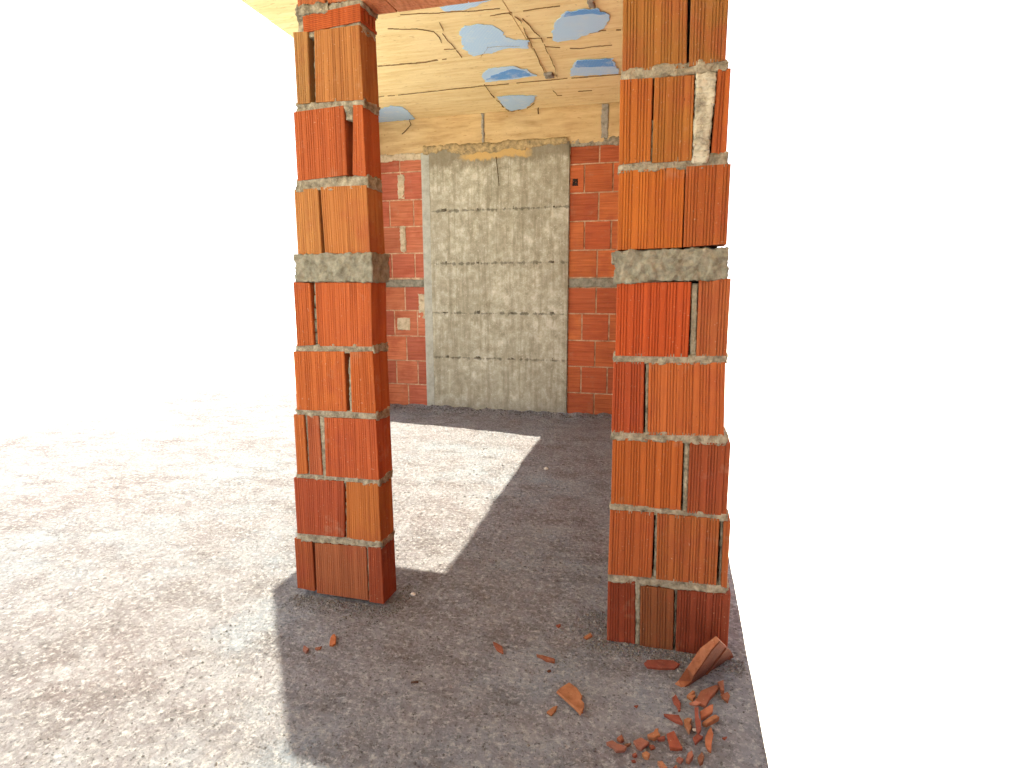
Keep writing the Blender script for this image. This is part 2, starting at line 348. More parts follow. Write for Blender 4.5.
beds = MB()
for k, (lo, hi) in enumerate([
    (((607,580.3),(727,594.5)), ((607.8,573.5),(721,586))), (((609,510.3),(719.5,519.5)), ((609,504.5),(727,515.6))),
    (((610.4,438.3),(727,444.3)), ((610.4,431.5),(724,436))), (((611.7,362.6),(725,363)), ((612,355),(727,355.6))),
    (((617.2,171.6),(728,164.5)), ((618.4,164.5),(727,153.5))), (((620.6,80.5),(727,68.5)), ((621,70.5),(727,59.5)))]):
    beds.rough_box(XB-.002, xz((727.6, lo[1][1]))[0], D+.002, D+TH-.002, lines(*lo, -.004), lines(*hi, .003), .0065, .0065, 38, 20+k*3.1)
beds.build('mortar_bed', M['mortar'], wall_r, True)
bd = MB(); bd.rough_box(XB-.004, xz((727.8, 264))[0], D-.006, D+TH+.010, lines((614.6,282.8), (727,279), 0), lines((614.6,251.5), (727,247.5), 0), .005, .0085, 20, 7.7)
bd.rough_box(XB-.016, XB+.02, D-.006, D+.04, xz((612,264))[1], xz((612,253))[1], .006, .007, 30, 3)
bd.build('concrete_band', M['band'], wall_r, True, label='lumpy grey concrete band')
jr = MB()
joint(jr, (692.2,284),(697.8,283),(695.8,356),(690,356), .008, 1, .003)
joint(jr, (645.8,363),(648.6,363),(647.4,434),(645,434), .008, 2, .002)
joint(jr, (684.6,441),(689.6,442),(686.9,512),(683,511), .006, 3, .003)
joint(jr, (655.8,513),(657.8,514),(656,578),(653.5,578), .010, 4)
joint(jr, (721.3,520),(724,521),(721.3,586),(719,586), .014, 5)
joint(jr, (635.6,582),(640.2,586),(639.6,647),(635.4,645), .005, 6, .003)
joint(jr, (675,592),(677.3,590),(675.2,653),(674,652), .02, 7, .003)
joint(jr, (651.3,120),(654,120),(652.3,163),(650.7,162), .012, 8, .002)
jr.build('mortar_joint', M['mortar'], wall_r, True)
jw = MB(); joint(jw, (696.5,74),(717,70),(707.5,160),(692.5,163), -.003, 9, .006)
jw.build('mortar_joint', M['lime'], wall_r, True, label='wide white mortar fill')
core = MB(); [core.box(XB+.01, xz((719, y1))[0], D+.07, D+TH-.012, z0_, z0_+.2566) for z0_, y1 in [(k*.2566, 650-k*82) for k in range(8)]]; core.build('joint_core', M['core'], wall_r)

# brick lintel over the doorway
li = MB(); x = XA+.002
for k, xe in enumerate((-.955, -.70, -.44, XB-.002)):
    li.cur = srgb(*[(255,150,104), (255,156,110), (252,146,100), (250,146,96)][k])  # tints brightened to hold the sun patch's bounce on the soffit
    for q in range(9): li.box(x+.002, xe-.002, D+TH/9*q+.001, D+TH/9*(q+1)-.0015, ZTOP, ZTOP+.2)
    li.box(x+.002, xe-.002, D+.002, D+TH-.002, ZTOP+.002, ZTOP+.2); x = xe
lint = li.build('lintel', M['clay_left'], kind='structure', label='orange hollow brick lintel over the doorway')
up = MB(); up.cur = srgb(196, 104, 60)
for k in range(2):
    for q in range(4):
        x0 = XA+.004+q*.2115; brick(up, (x0, ZTOP+.4+k*.205), (x0+.205, ZTOP+.4+k*.205), (x0+.205, ZTOP+.21+k*.205), (x0, ZTOP+.21+k*.205), up.cur, D, D+TH, (.0085, .044, .003, .0015, 4))
up.build('brick_course', M['clay_left'], lint)

# ------------------------------------------------------------------ back wall, column, beam
YB = 5.47
bw = MB()
def zB(y, x): return onY(x, y, YB).z
def backrow(x0, x1, yb, yt, joints, xp, cols):
    """one course of back wall bricks between X x0 and x1; joints are photo x positions"""
    z0, z1 = zB(yb, xp)+.006, zB(yt, xp)-.006
    xs = [x0]+[onY(j, (yb+yt)/2, YB).x for j in joints]+[x1]
    for k in range(len(xs)-1):
        a, b = xs[k]+.007, xs[k+1]-.007
        if b-a < .02: continue
        c = random.choice(cols); kf = random.uniform(.88, 1.1); bw.cur = tuple(v*kf for v in srgb(*c)[:3])+(1,)
        n = 5; y = YB+random.uniform(-.004, .003)
        pts = []
        for q in range(n):
            f = z0+(z1-z0)*q/n; g_ = z0+(z1-z0)*(q+1)/n
            pts += [(y+.002, f), (y, f+.003), (y, g_-.003)]
        pts += [(y+.002, z1), (y+.1, z1), (y+.1, z0)]
        bw.prism([(a, p, q) for p, q in pts], [(b, p, q) for p, q in pts])
XCL, XCR = -2.366, -.962
Lc = [(204,112,80), (196,100,74), (212,116,80), (188,96,72)]; Rc = [(196,96,54), (186,86,50), (204,104,58), (178,84,50)]
for yb, yt, j in ((406.5,384,(408.5,)), (384,360.5,(396.7,418)), (360.5,336,(406.7,)), (336,310.5,(394.6,417.5)), (310.5,286,(405,)),
                  (278.3,253.4,(392,415)), (253.4,226.7,(403.4,)), (226.7,200,(389.8,413.6)), (200,172,(400.5,)), (172,155,(399.5,))):
    xs0 = onY(j[0], (yb+yt)/2, YB).x
    backrow(-2.95, XCL, yb, yt, (j[0]-21-random.random()*3,)+j, 406, Lc)
for yb, yt, j in ((417,393.5,(593.8,)), (393.5,366.9,(580.8,607)), (366.9,340.8,(594.8,)), (340.8,313.8,(581.7,608.8)), (313.8,287.5,(596,)),
                  (277.5,250,(597,)), (250,221,(584.4,611)), (221,192.5,(598.6,)), (192.5,163.5,(584.4,613)), (163.5,145,(599.6,))):
    backrow(XCR, .25, yb, yt, j+(j[-1]+25,), 592, Rc)
wall_b = bw.build('wall_back', M['clay_back'], kind='structure', label='far orange brick wall on both sides of the concrete column')
mo = MB(); mo.box(-2.94, XCL, YB+.005, YB+.1, 0, 2.43); mo.box(XCR, .24, YB+.007, YB+.1, 0, 2.43)
mo.build('mortar_joint', cement('pale_joint', srgb(188, 150, 118), srgb(214, 190, 158), srgb(130, 90, 66)), wall_b)
md = MB()
for (xa, ya, xb, yb) in ((401,226,405.5,252), (398.5,175,404,199)):
    a, b = onY(xa, yb, YB), onY(xb, ya, YB); md.rough_box(a.x, b.x, YB-.006, YB+.05, a.z, b.z, .012, .012, 20, xa)
md.rough_box(XCL-.02-.05, XCL, YB-.006, YB+.05, zB(318, 422), zB(294, 422), .012, .012, 20, 3)
a, b = onY(398, 330, YB), onY(410, 318, YB); md.rough_box(a.x, b.x, YB-.005, YB+.05, a.z, b.z, .012, .006, 16, 6)
md.rough_box(-2.94, XCL, YB-.01, YB+.06, 2.375, 2.435, .015, .012, 14, 5)
md.build('mortar_joint', M['lightmortar'], wall_b, True); md = MB()
a, b = onY(572.5, 186, YB), onY(578, 179, YB); md.rough_box(a.x, b.x, YB-.006, YB+.02, a.z, b.z, .01, .008, 30, 6)  # one small dark lump on a right-hand brick
md.build('dark_spot', M['core'], wall_b, True); md = MB(); md.rough_box(XCR, .24, YB-.01, YB+.06, 2.405, 2.465, .015, .012, 14, 8)
md.build('mortar_joint', M['mortar'], wall_b, True)
bd = MB(); bd.rough_box(-2.94, XCL, YB-.004, YB+.09, 1.196, 1.268, .015, .006, 14, 1); bd.rough_box(XCR, .24, YB-.004, YB+.09, 1.192, 1.272, .015, .006, 14, 4)
bd.build('concrete_band', M['band'], wall_b, True, label='grey concrete band')

YC = 5.445
cm = MB()
zs = [0, .52, .95, 1.415, 1.898, 2.45]
def panel(mb, x0, x1, yf, z0, z1, res=.02):
    nx = max(1, int((x1-x0)/res)); nk = max(1, int((z1-z0)/res)); ids = []
    for k in range(nk+1):
        row = []
        for i in range(nx+1):
            x = x0+(x1-x0)*i/nx; z = z0+(z1-z0)*k/nk
            e = min(min(k, nk-k)*.6, min(i, nx-i)*.6, 1.0)
            row.append(mb.vert((x, yf+.004*(1-e)+.003*nz(x, z, yf, 5)+.0015*nz(x, z, 1, 22), z)))
        ids.append(row)
    for k in range(nk):
        for i in range(nx): mb.face(ids[k][i], ids[k][i+1], ids[k+1][i+1], ids[k+1][i])
for k in range(5):
    for xa, xb in ((-2.285, XCR),): panel(cm, xa, xb, YC+random.uniform(-.002, .003), zs[k], zs[k+1])
cm.box(-2.285, XCR, YC+.008, YB+.2, 0, 2.44)
col = cm.build('column', M['column'], smooth=True, kind='structure', label='wide board-marked grey concrete column with stained yellow top')
ce = MB(); panel(ce, XCL, -2.287, YC+.004, 0, 2.43); ce.box(XCL, -2.286, YC+.012, YB+.2, 0, 2.43)
ce.build('column_edge', M['column_edge'], col, True, label='smooth blue-grey edge strip')
th = MB()
for zj in zs[1:5]:
    for xx in (-2.15, -1.83, -1.50, -1.12):
        th.rough_box(xx+random.uniform(-.03, .03), xx+.028, YC-.002, YC+.02, zj-.002, zj+.010+random.random()*.012, .006, .007, 50, xx)
th.build('joint_crumbs', M['crumb'], col, True)
# lumpy slurry that ran over the head of the column
sl = MB(); rows = []
for i in range(141):
    x = -2.34+1.36*i/140
    lo = 2.425-.03*(1 if -2.1 < x < -1.35 else 0)+.030*nz(x, 0, 1, 5)+.022*nz(x, 0, 2, 17)+.012*nz(x, 0, 3, 45); hi = 2.49+.022*nz(x, 5, 2, 7)+.014*nz(x, 5, 3, 26)
    rows.append([sl.vert((x, YC+.012 if k in (0, 7) else YC-.003-.007*abs(nz(x, k*.03, 2, 22))-.004*abs(nz(x, k*.03, 7, 60)), lo+(hi-lo)*k/7)) for k in range(8)])
for i in range(140):
    for k in range(7): sl.face(rows[i][k], rows[i+1][k], rows[i+1][k+1], rows[i][k+1])
sl.build('cement_slurry', M['slurry'], col, True)

bm_ = MB(); edges = [-2.95, onY(483, 125, 5.46).x, onY(605, 122, 5.46).x, .25]
for k in range(3): panel(bm_, edges[k], edges[k+1], 5.458, 2.43, 2.75)
bm_.box(-2.95, .25, 5.467, 5.67, 2.432, 2.738)
beam = bm_.build('beam', M['beam'], smooth=False, kind='structure', label='yellowish board-marked concrete beam over the far wall')
bj = MB()
for e, w in ((edges[1], .012), (edges[2], .03)): bj.rough_box(e-w, e+w, 5.453, 5.48, 2.46, 2.735, .012, .008, 24, e)
bj.build('board_joint', M['greypatch'], beam, True)

def shade_wall(name, x, w, y0, y1, into, lab):  # unseen brick walls added to block side light and darken the rooms
    mb = MB(); k = 0; z = .006
    while z < 2.70:
        y = y0-(k % 2)*.12
        while y < y1:
            a, b = max(y, y0)+.004, min(y+.24, y1)-.004
            if b-a > .02:
                kf = R(.88, 1.1); mb.cur = tuple(v*kf for v in srgb(190, 88, 50)[:3])+(1,); mb.box(x+.006, x+w-.006, a, b, z, min(z+.235, 2.735))
            y += .248
        z += .247; k += 1
    o = mb.build(name, M['clay_back'], kind='structure', label=lab)
    c = MB(); c.box(x+.012, x+w-.012, y0+.006, y1-.006, 0, 2.735); c.build('mortar_joint', M['mortar'], o)
R = random.uniform
shade_wall('shade_wall_right_rear', .0, .10, D+TH+.004, YB-.012, -1, 'unseen orange brick wall added to shade the far room')
shade_wall('shade_wall_right_front', 1.06, .105, -1.5, 1.90, -1, 'unseen orange brick wall added to shade the near room')
shade_wall('shade_wall_left_rear', -3.06, .105, 4.895, YB+.10, 1, 'short unseen orange brick wall added to end the sun patch')  # added wall, its shadow draws the far edge of the sun patch
# ------------------------------------------------------------------ ceiling slab (unseen stepped left edge shaped to cast the sun patch)
SH = Vector((1.42, -.17))                         # how far the sun carries the slab's shadow
def sh(x, y): return (x-SH.x, y-SH.y)
out = [(.11, 5.67), (-3.07, 5.67), (-3.07, 4.89), sh(-1.03, 4.64), sh(-.906, 2.22), sh(-1.54, 2.25), sh(-1.54, 1.93), sh(-.93, 1.185), sh(-.80, 1.17), sh(-.74, -1.4), (1.17, -1.6), (1.17, 1.91), (.11, 1.92)]
ZC = 2.738
ce = MB(); ce.prism([(x, y, ZC+.004) for x, y in reversed(out)], [(x, y, ZC+.17) for x, y in reversed(out)])
ceiling = ce.build('ceiling', M['ceil'], kind='structure', label='yellow board-marked concrete ceiling')
def cz(px, py): p = onZ(px, py, ZC); return (p.x, p.y)
# boards: imprint panels of the formwork, each a few millimetres off its neighbour
bo = MB()
def board(pts, dz):
    bo.prism([(x, y, ZC+.003-dz) for x, y in pts], [(x, y, ZC+.02) for x, y in pts])
def brect(x0, x1, y0, y1, dz): board([(x0, y0), (x0, y1), (x1, y1), (x1, y0)], dz)
g_ = .004
XS_ = cz(536, 55)[0]
def edge_x(y): p, q = sh(-1.03, 4.64), sh(-.906, 2.22); return p[0]+(q[0]-p[0])*(y-p[1])/(q[1]-p[1])+.004
def lrect(x1, y0, y1, dz): board([(edge_x(y0), y0), (edge_x(y1), y1), (x1, y1), (x1, y0)], dz)
brect(-2.44, .10, 4.80, 5.455, .002); brect(-2.95, -2.44, 4.90, 5.455, .002); lrect(.10, 4.772+g_, 4.80, .002)
lrect(XS_, 4.14+g_, 4.765-g_, .003); brect(XS_+.003, .10, 4.02+g_, 4.765-g_, .001)
lrect(XS_, 3.30, 4.14-g_, .005); brect(XS_+.003, .10, 3.30, 4.02-g_, .003)
lrect(.10, 2.45, 3.30-g_, .002)
bo.build('board_imprint', M['ceil'], ceiling)
jm = MB()
def jline(pts, w):
    q = [Vector(cz(*p)) for p in pts]
    for k in range(len(q)-1):
        n = max(1, int((q[k+1]-q[k]).length/.03)); d = (q[k+1]-q[k]).normalized(); s = Vector((-d.y, d.x))
        for t in range(n):
            a = q[k].lerp(q[k+1], t/n); b = q[k].lerp(q[k+1], (t+1)/n)
            if nz(a.x, a.y, 4, 12) > .28: continue
            wa = w*.42*random.uniform(.3, 1.25); o_ = s*.012*nz(a.x, a.y, 1, 9)
            jm.prism([(a.x+o_.x-s.x*wa, a.y+o_.y-s.y*wa, ZC-.002), (a.x+o_.x, a.y+o_.y, ZC-.007), (a.x+o_.x+s.x*wa, a.y+o_.y+s.y*wa, ZC-.002)],
                     [(b.x+o_.x-s.x*wa, b.y+o_.y-s.y*wa, ZC-.002), (b.x+o_.x, b.y+o_.y, ZC-.007), (b.x+o_.x+s.x*wa, b.y+o_.y+s.y*wa, ZC-.002)])
for pts, w in (([(378,66),(400,64),(425,62),(446,58)], .030), ([(378,96.6),(450,89),(520,82),(621,73.6)], .015), ([(382,28),(416,28),(434,31),(441,40),(444,49)], .006),
               ([(442,33),(455,48),(462,57)], .005), ([(444,49),(456,48)], .006), ([(505,10),(520,20),(529,38),(540,62),(546,76)], .006), ([(522,18),(540,36),(552,60),(557,77)], .005),
               ([(527,38),(552,37)], .008), ([(585,34),(601,30.5),(621,29.5)], .008), ([(484,84),(492,95),(502,105),(509,111)], .010), ([(502,106),(512,111),(527,108),(534,103)], .007),
               ([(440,22),(443,30)], .007), ([(482,56),(487,46),(520,45)], .003), ([(545,46),(580,48),(612,44)], .003), ([(490,15),(540,8),(560,5)], .004), ([(400,14),(440,12),(500,8)], .004), ([(578,91),(592,90)], .006), ([(553,90),(557,95),(562,95)], .004)):
    jline(pts, w)
jm.build('board_joint', M['joint'], ceiling)
gp = MB()
for cx_, cy_, w, h in ((549, 74.5, 6, 5), (591.5, 3, 4, 8)):
    a, b = cz(cx_-w/2, cy_+h/2), cz(cx_+w/2, cy_-h/2)
    gp.rough_box(min(a[0], b[0]), max(a[0], b[0]), min(a[1], b[1]), max(a[1], b[1]), ZC-.012, ZC+.01, .012, .006, 25, cx_)
gp.build('cement_dab', M['greypatch'], ceiling, True)

# ------------------------------------------------------------------ blue sheet remnants stuck to the ceiling
def patch_mesh(mb, pts, z0, th, rag=.012):
    q = [Vector(cz(*p)) for p in pts]; ring = []
    for k in range(len(q)):
        a, b = q[k], q[(k+1) % len(q)]; n = max(1, int((b-a).length/.015))
        for t in range(n):
            p = a.lerp(b, t/n); p = p+Vector((nz(p.x, p.y, 3, 30), nz(p.x, p.y, 9, 30)))*rag; ring.append(p)
    if sum(ring[k].x*ring[(k+1) % len(ring)].y-ring[(k+1) % len(ring)].x*ring[k].y for k in range(len(ring))) < 0: ring.reverse()
    mb.prism([(p.x, p.y, z0-th) for p in ring], [(p.x, p.y, z0) for p in ring])
def cc(l): return [(370+x/3.94, y/3.94) for x, y in l]
patches = [
 ([(355,112),(372,100),(430,94),(480,96),(515,112),(540,150),(622,155),(622,187),(540,186),(480,207),(400,217),(368,188),(358,150)], None, 'large pale blue sheet patch on the ceiling with a tail to its right'),
 ([(715,125),(728,85),(770,45),(830,35),(905,30),(938,60),(935,92),(905,122),(850,135),(810,150),(740,165),(722,150)], [(770,47),(830,36),(905,31),(930,52),(850,50),(765,62)], 'big oval blue sheet patch with a darker upper rim, nearest the right wall'),
 ([(440,290),(470,266),(560,258),(610,270),(655,296),(560,310),(455,322)], [(455,312),(480,296),(560,268),(605,274),(640,294),(560,306)], 'deep blue lens-shaped sheet patch in the middle of the ceiling'),
 ([(788,295),(792,268),(812,235),(860,232),(955,228),(984,287),(880,294)], [(806,262),(816,236),(860,233),(950,229),(962,258)], 'two-tone blue sheet patch with a dark upper half beside the right wall'),
 ([(500,380),(560,373),(652,375),(642,402),(610,426),(550,436),(525,415)], None, 'small pale blue bowl-shaped sheet patch at the beam edge'),
 ([(20,435),(80,415),(130,420),(160,445),(176,468),(20,482)], None, 'pale blue sheet patch at the beam edge by the left brick wall'),
 ([(270,27),(335,12),(345,0),(370,-20),(520,-22),(460,2),(430,16),(360,36),(300,41)], None, 'pale blue sheet patch next to the brick lintel'),
]
for pts, dark, lab in patches:
    mb = MB(); patch_mesh(mb, cc(pts), ZC-.0035, .002, .022)
    o = mb.build('plastic_sheet_patch', M['sheet'], label=lab, category='plastic sheet', group='blue sheet remnants on the ceiling')
    if dark:
        mb = MB(); patch_mesh(mb, cc(dark), ZC-.0054, .001, .016); mb.build('sheet_fold', M['sheet_deep'], o, label='deeper blue fold')

def wire(pxs, Y, r, lab, name='tie_wire'):
    mb = MB(); mb.tube([onY(x, y, Y+dy) for x, y, dy in pxs], r)
    mb.build(name, M['wire'], None, True, label=lab, category='wire')
wire([(410,117.5,.0),(409.5,121,-.01),(411,124.5,-.012),(408,128,-.01),(404.5,132,-.004),(402,134,.002)], 5.452, .004, 'bent tie wire sticking out of the beam near the left wall')
wire([(534,101.5,.0),(537,103.5,-.01),(538.5,106,-.012),(538,110,-.012),(538.5,114,-.004)], 5.44, .006, 'short dark hooked wire hanging below the bowl-shaped blue patch')

wire([(496,157,.01),(496.5,160,-.012),(497.5,170,-.016),(498.5,180,-.016),(499,186,-.012)], 5.435, .004, 'thin straight dark wire hanging down the top of the concrete column')
# ------------------------------------------------------------------ floor
def floor_h(x, y):
    h = .010*nz(x, y, 0, 1.6)+.006*nz(x, y, 2, 5)+.004*nz(x, y, 5, 16)+.0025*nz(x, y, 7, 42)
    d = max(0, 5.44-y); h += (.030+.03*nz(x, y, 1, 9))*math.exp(-d/.10)
    for xa, xb in ((-1.6, XA), (XB, .4)):
        dx = max(xa-x, 0, x-xb); dy = abs(y-(D+TH/2))-TH/2; dd = math.hypot(dx, max(dy, 0)); h = h*(1-math.exp(-dd/.10))+(-.008+.004*nz(x, y, 3, 14))*math.exp(-dd/.07)
    return h
def axis(parts):
    out_ = []
    for a, b, s in parts:
        n = max(1, round((b-a)/s)); out_ += [a+(b-a)*k/n for k in range(n)]
    return out_+[parts[-1][1]]
xs = axis([(-5.2, -2.9, .2), (-2.9, -1.6, .03), (-1.6, .27, .012)]); ys = axis([(-1.6, .8, .12), (.8, 3.0, .012), (3.0, 5.5, .02), (5.5, 5.7, .1)])
fl = MB(); ids = [[fl.vert((x, y, floor_h(x, y))) for x in xs] for y in ys]
for j in range(len(ys)-1):
    for i in range(len(xs)-1): fl.face(ids[j][i], ids[j][i+1], ids[j+1][i+1], ids[j+1][i])
rim = [ids[0][i] for i in range(len(xs))]+[ids[j][-1] for j in range(1, len(ys))]+[ids[-1][i] for i in range(len(xs)-2, -1, -1)]+[ids[j][0] for j in range(len(ys)-2, 0, -1)]
low = [fl.vert((fl.v[k][0], fl.v[k][1], -.2)) for k in rim]
for k in range(len(rim)): fl.face(rim[k], low[k], low[(k+1) % len(rim)], rim[(k+1) % len(rim)])
fl.face(*reversed(low))
fl.box(.27, 1.2, -1.6, 1.30, -.2, 0); fl.box(1.05, 1.2, 1.30, 1.93, -.2, 0)
fl.build('floor', M['floor'], smooth=True, kind='structure', label='rough unfinished grey concrete floor')
gr = MB(); gr.box(-300, 300, -300, 300, -6.5, -6.2); gr.build('ground', M['ground'], kind='structure', label='pale sunlit ground far below the open building')

# loose grit
gm = MB()
def stone(mb, x, y, r, z=None):
    z = floor_h(x, y) if z is None else z
    c = Vector((x, y, z+r*.35)); a = random.uniform(0, 6.28); e = [random.uniform(.6, 1.2) for _ in range(6)]
    ax = Vector((math.cos(a), math.sin(a), 0)); ay = Vector((-math.sin(a), math.cos(a), 0))
    p = [c+ax*r*e[0], c+ay*r*e[1], c-ax*r*e[2], c-ay*r*e[3], c+Vector((random.uniform(-.3, .3)*r, random.uniform(-.3, .3)*r, r*.7*e[4])), c-Vector((0, 0, r*.6))]
    i = [mb.vert(q) for q in p]
    for k in range(4): mb.face(i[k], i[(k+1) % 4], i[4]); mb.face(i[(k+1) % 4], i[k], i[5])
def grit(n, fx, fy, r0, r1):
    for _ in range(n):
        x, y = fx(), fy()
        if XL-.02 < x < XA+.015 and D-.006 < y < D+TH+.01 or XB-.015 < x < .3 and D-.006 < y < D+TH+.01 or y > 5.43 or (y < 2.2 and x > .26) or (x > -.03 and y > 2.0): continue
        k = random.choice((.6, .8, 1, 1, 1.2, 1.6)); gm.cur = tuple(v*k for v in srgb(*random.choice(((108,106,108), (94,92,94), (122,118,116), (84,83,85))))[:3])+(1,)
        stone(gm, x, y, r0*(r1/r0)**(random.random()**2.2))
R = random.uniform
grit(4200, lambda: R(-1.6, .3), lambda: R(.9, 2.6), .0015, .006)
grit(1500, lambda: R(-1.6, .1), lambda: R(2.3, 5.4), .002, .009)
grit(900, lambda: R(XB-.06, .3), lambda: D-abs(random.gauss(0, .05))-.008, .0025, .009)
grit(500, lambda: XB-abs(random.gauss(0, .05))-.012, lambda: R(1.85, 2.1), .002, .008)
grit(700, lambda: R(XL, XA+.06), lambda: D-abs(random.gauss(0, .05))-.008, .0025, .008)
grit(300, lambda: XA+abs(random.gauss(0, .05))+.012, lambda: R(1.88, 2.1), .002, .008)
grit(900, lambda: R(-2.9, -.4), lambda: 5.43-abs(random.gauss(0, .09)), .004, .016)
gm.build('gravel', M['gravel'], kind='stuff', label='grey grit scattered over the floor', category='gravel')

# ------------------------------------------------------------------ broken brick shards
CR = {'a': (660, 625, 10.97), 'b': (655, 680, 8.73), 'c': (595, 700, 11.29), 'd': (530, 600, 6.4), 'e': (296, 610, 12.8), 'f': (480, 630, 12.8), 'g': (530, 600, 4.571)}
PILE = 'broken brick shards on the floor'
def shard(crop, pts, lab, col, th=.009, z=0.0, tilt=(0, 0), name='brick_shard', chips=True):
    x0, y0, s = CR[crop]; q = [(x0+x/s, y0+y/s) for x, y in pts]
    cx_ = sum(p[0] for p in q)/len(q); cy_ = sum(p[1] for p in q)/len(q); c0 = onZ(cx_, cy_, 0)
    zb = floor_h(c0.x, c0.y)-.001+z
    n = Vector((tilt[0], tilt[1], 1)).normalized(); pc = Vector((c0.x, c0.y, zb+th)); top = [onPlane(p[0], p[1], pc, n) for p in q]
    ar = sum(top[k].x*top[(k+1) % len(top)].y-top[(k+1) % len(top)].x*top[k].y for k in range(len(top)))
    if ar < 0: top.reverse()
    c = sum(top, Vector())/len(top)
    mb = MB(); k = R(.9, 1.1); mb.cur = tuple(v*k for v in srgb(*col)[:3])+(1,)
    low_ = min(0, min(p.z for p in top)-th-zb)          # keep the lowest corner on the floor
    bot = [p-n*th+(c-p)*.07-Vector((0, 0, low_)) for p in top]; mid = [p-n*(th*.18) for p in top]; crown = [p+(c-p)*min(.2, .0016/max((c-p).length, .001)) for p in top]
    a = [mb.vert(p) for p in bot]; b = [mb.vert(p) for p in mid]; d = [mb.vert(p) for p in crown]; m = len(a)
    mb.face(*reversed(a)); mb.face(*d)
    for i in range(m):
        j = (i+1) % m; mb.face(a[i], a[j], b[j], b[i]); mb.face(b[i], b[j], d[j], d[i])
    return mb.build(name, M['shard'], None, False, label=lab, category='brick shard', group=PILE)
BR, RD, TN, OR = (158,88,62), (150,72,54), (176,106,70), (182,100,66)
shard('g', [(520,287),(535,273),(600,271),(655,275),(686,291),(665,309),(600,308),(535,303)], 'long flat reddish chip lying just in front of the right brick wall', RD, .012)
lone = shard('d', [(180,570),(215,545),(250,525),(300,560),(335,610),(328,638),(348,660),(345,690),(325,725),(285,680),(240,640)], 'largest lone shard, with a raised ridge, out in the doorway floor', TN, .012)
ridge = MB(); ridge.cur = srgb(176, 106, 70)
for k in range(6):
    pa, pb = [(530+(178+(333-178)*f)/6.4, 600+(578+(715-578)*f)/6.4) for f in (k/6, (k+1)/6)]
    qa, qb = onZ(*pa, .014+floor_h(*onZ(*pa).xy)), onZ(*pb, .014+floor_h(*onZ(*pb).xy)); sd_ = Vector((.0035, .0045, 0))
    ridge.prism([qa-sd_-Vector((0, 0, .006)), qb-sd_-Vector((0, 0, .006)), qb+sd_-Vector((0, 0, .006)), qa+sd_-Vector((0, 0, .006))], [qa-sd_*.5, qb-sd_*.5, qb+sd_*.5, qa+sd_*.5])
ridge.build('ridge', M['shard'], lone)
shard('d', [(105,715),(150,680),(175,674),(165,705),(135,735)], 'small leaf-shaped shard just left of the largest lone shard', TN, .007)
shard('d', [(40,345),(80,352),(160,375),(160,392),(110,380)], 'thin pointed stick-like shard lying behind the largest lone shard', BR, .012)
shard('d', [(340,237),(388,208),(400,225),(362,246)], 'small chip beside the bottom corner of the right wall', TN, .008)
shard('d', [(165,160),(195,150),(196,166),(180,176)], 'tiny red crumb on the floor in the doorway centre', RD, .006)
shard('d', [(108,450),(130,442),(136,452),(118,459)], 'tiny dark crumb just in front of the stick-like shard', (110,55,40), .006)
shard('e', [(425,440),(440,350),(465,312),(490,300),(515,340),(508,420),(470,447)], 'upright leaf-shaped orange shard in front of the left wall', (190,104,64), .009)
shard('e', [(85,500),(98,445),(165,490),(130,532)], 'outermost pinkish shard in front of the left wall', (156,98,82), .010)
shard('e', [(240,482),(330,460),(312,497),(270,502)], 'flat brown shard between two others in front of the left wall', (148,84,64), .008)
shard('f', [(165,145),(215,165),(285,205),(302,297),(258,275),(210,235)], 'dark pointed shard alone in the middle of the front floor', (158,84,62), .010)
shard('b', [(150,150),(180,120),(205,165),(226,200),(222,262),(205,265),(190,215),(165,195)], 'pointed shard left of the pile, under the big leaning brick piece', RD, .011)
shard('b', [(75,292),(210,303),(247,375),(180,352)], 'long dark red sliver at the left tip of the pile', RD, .010)
shard('b', [(250,340),(290,325),(322,335),(302,370),(322,400),(300,452),(285,430),(270,400),(255,375)], 'crumpled tan shard beside the upright narrow shard in the pile', TN, .012)
shard('b', [(390,275),(440,240),(480,215),(510,210),(505,270),(440,315),(400,332)], 'leaf-shaped tan shard near the top of the pile', OR, .010, .012)
shard('b', [(410,372),(470,322),(530,298),(562,320),(500,352),(450,383)], 'flat tan bar-shaped shard at the right of the pile', TN, .014)
shard('b', [(345,190),(400,90),(470,60),(540,38),(562,60),(520,110),(480,150),(440,222),(385,200)], 'broad flat brown plate under the big leaning brick piece', BR, .012, .006)
shard('b', [(275,132),(330,85),(352,100),(312,130),(355,128),(330,172)], 'notched shard at the foot of the big leaning brick piece', TN, .010)
shard('b', [(298,197),(340,185),(353,163),(366,185),(407,195),(360,216)], 'small star-shaped pale pink chip in the pile', (190,116,92), .008, .012)
shard('b', [(345,235),(380,235),(382,320),(400,350),(405,430),(380,457),(360,420),(347,300)], 'upright narrow dark shard crossing the middle of the pile', RD, .012, .016)
shard('b', [(545,12),(600,-4),(606,90),(575,85),(565,55)], 'stubby shard wedged under the right end of the leaning brick piece', BR, .014, .010)
shard('b', [(570,125),(635,100),(655,130),(640,182),(610,165)], 'shard half past the right edge of the photo beside the broad plate', BR, .010)
shard('b', [(330,500),(370,460),(420,490),(352,552)], 'diamond-shaped red shard just below the upright narrow shard', RD, .009)
shard('b', [(435,500),(460,440),(490,405),(510,470),(495,550),(492,618),(462,600),(440,560)], 'curved tan shard at the lower right of the pile', OR, .011)
shard('b', [(98,466),(165,438),(205,515),(242,592),(180,592),(130,585)], 'large flat red trapezoid shard in front of the pile', (164,76,52), .012)
shard('b', [(270,690),(285,630),(325,610),(337,655),(300,702)], 'wedge-shaped pinkish shard below the diamond-shaped one', (168,96,74), .013)
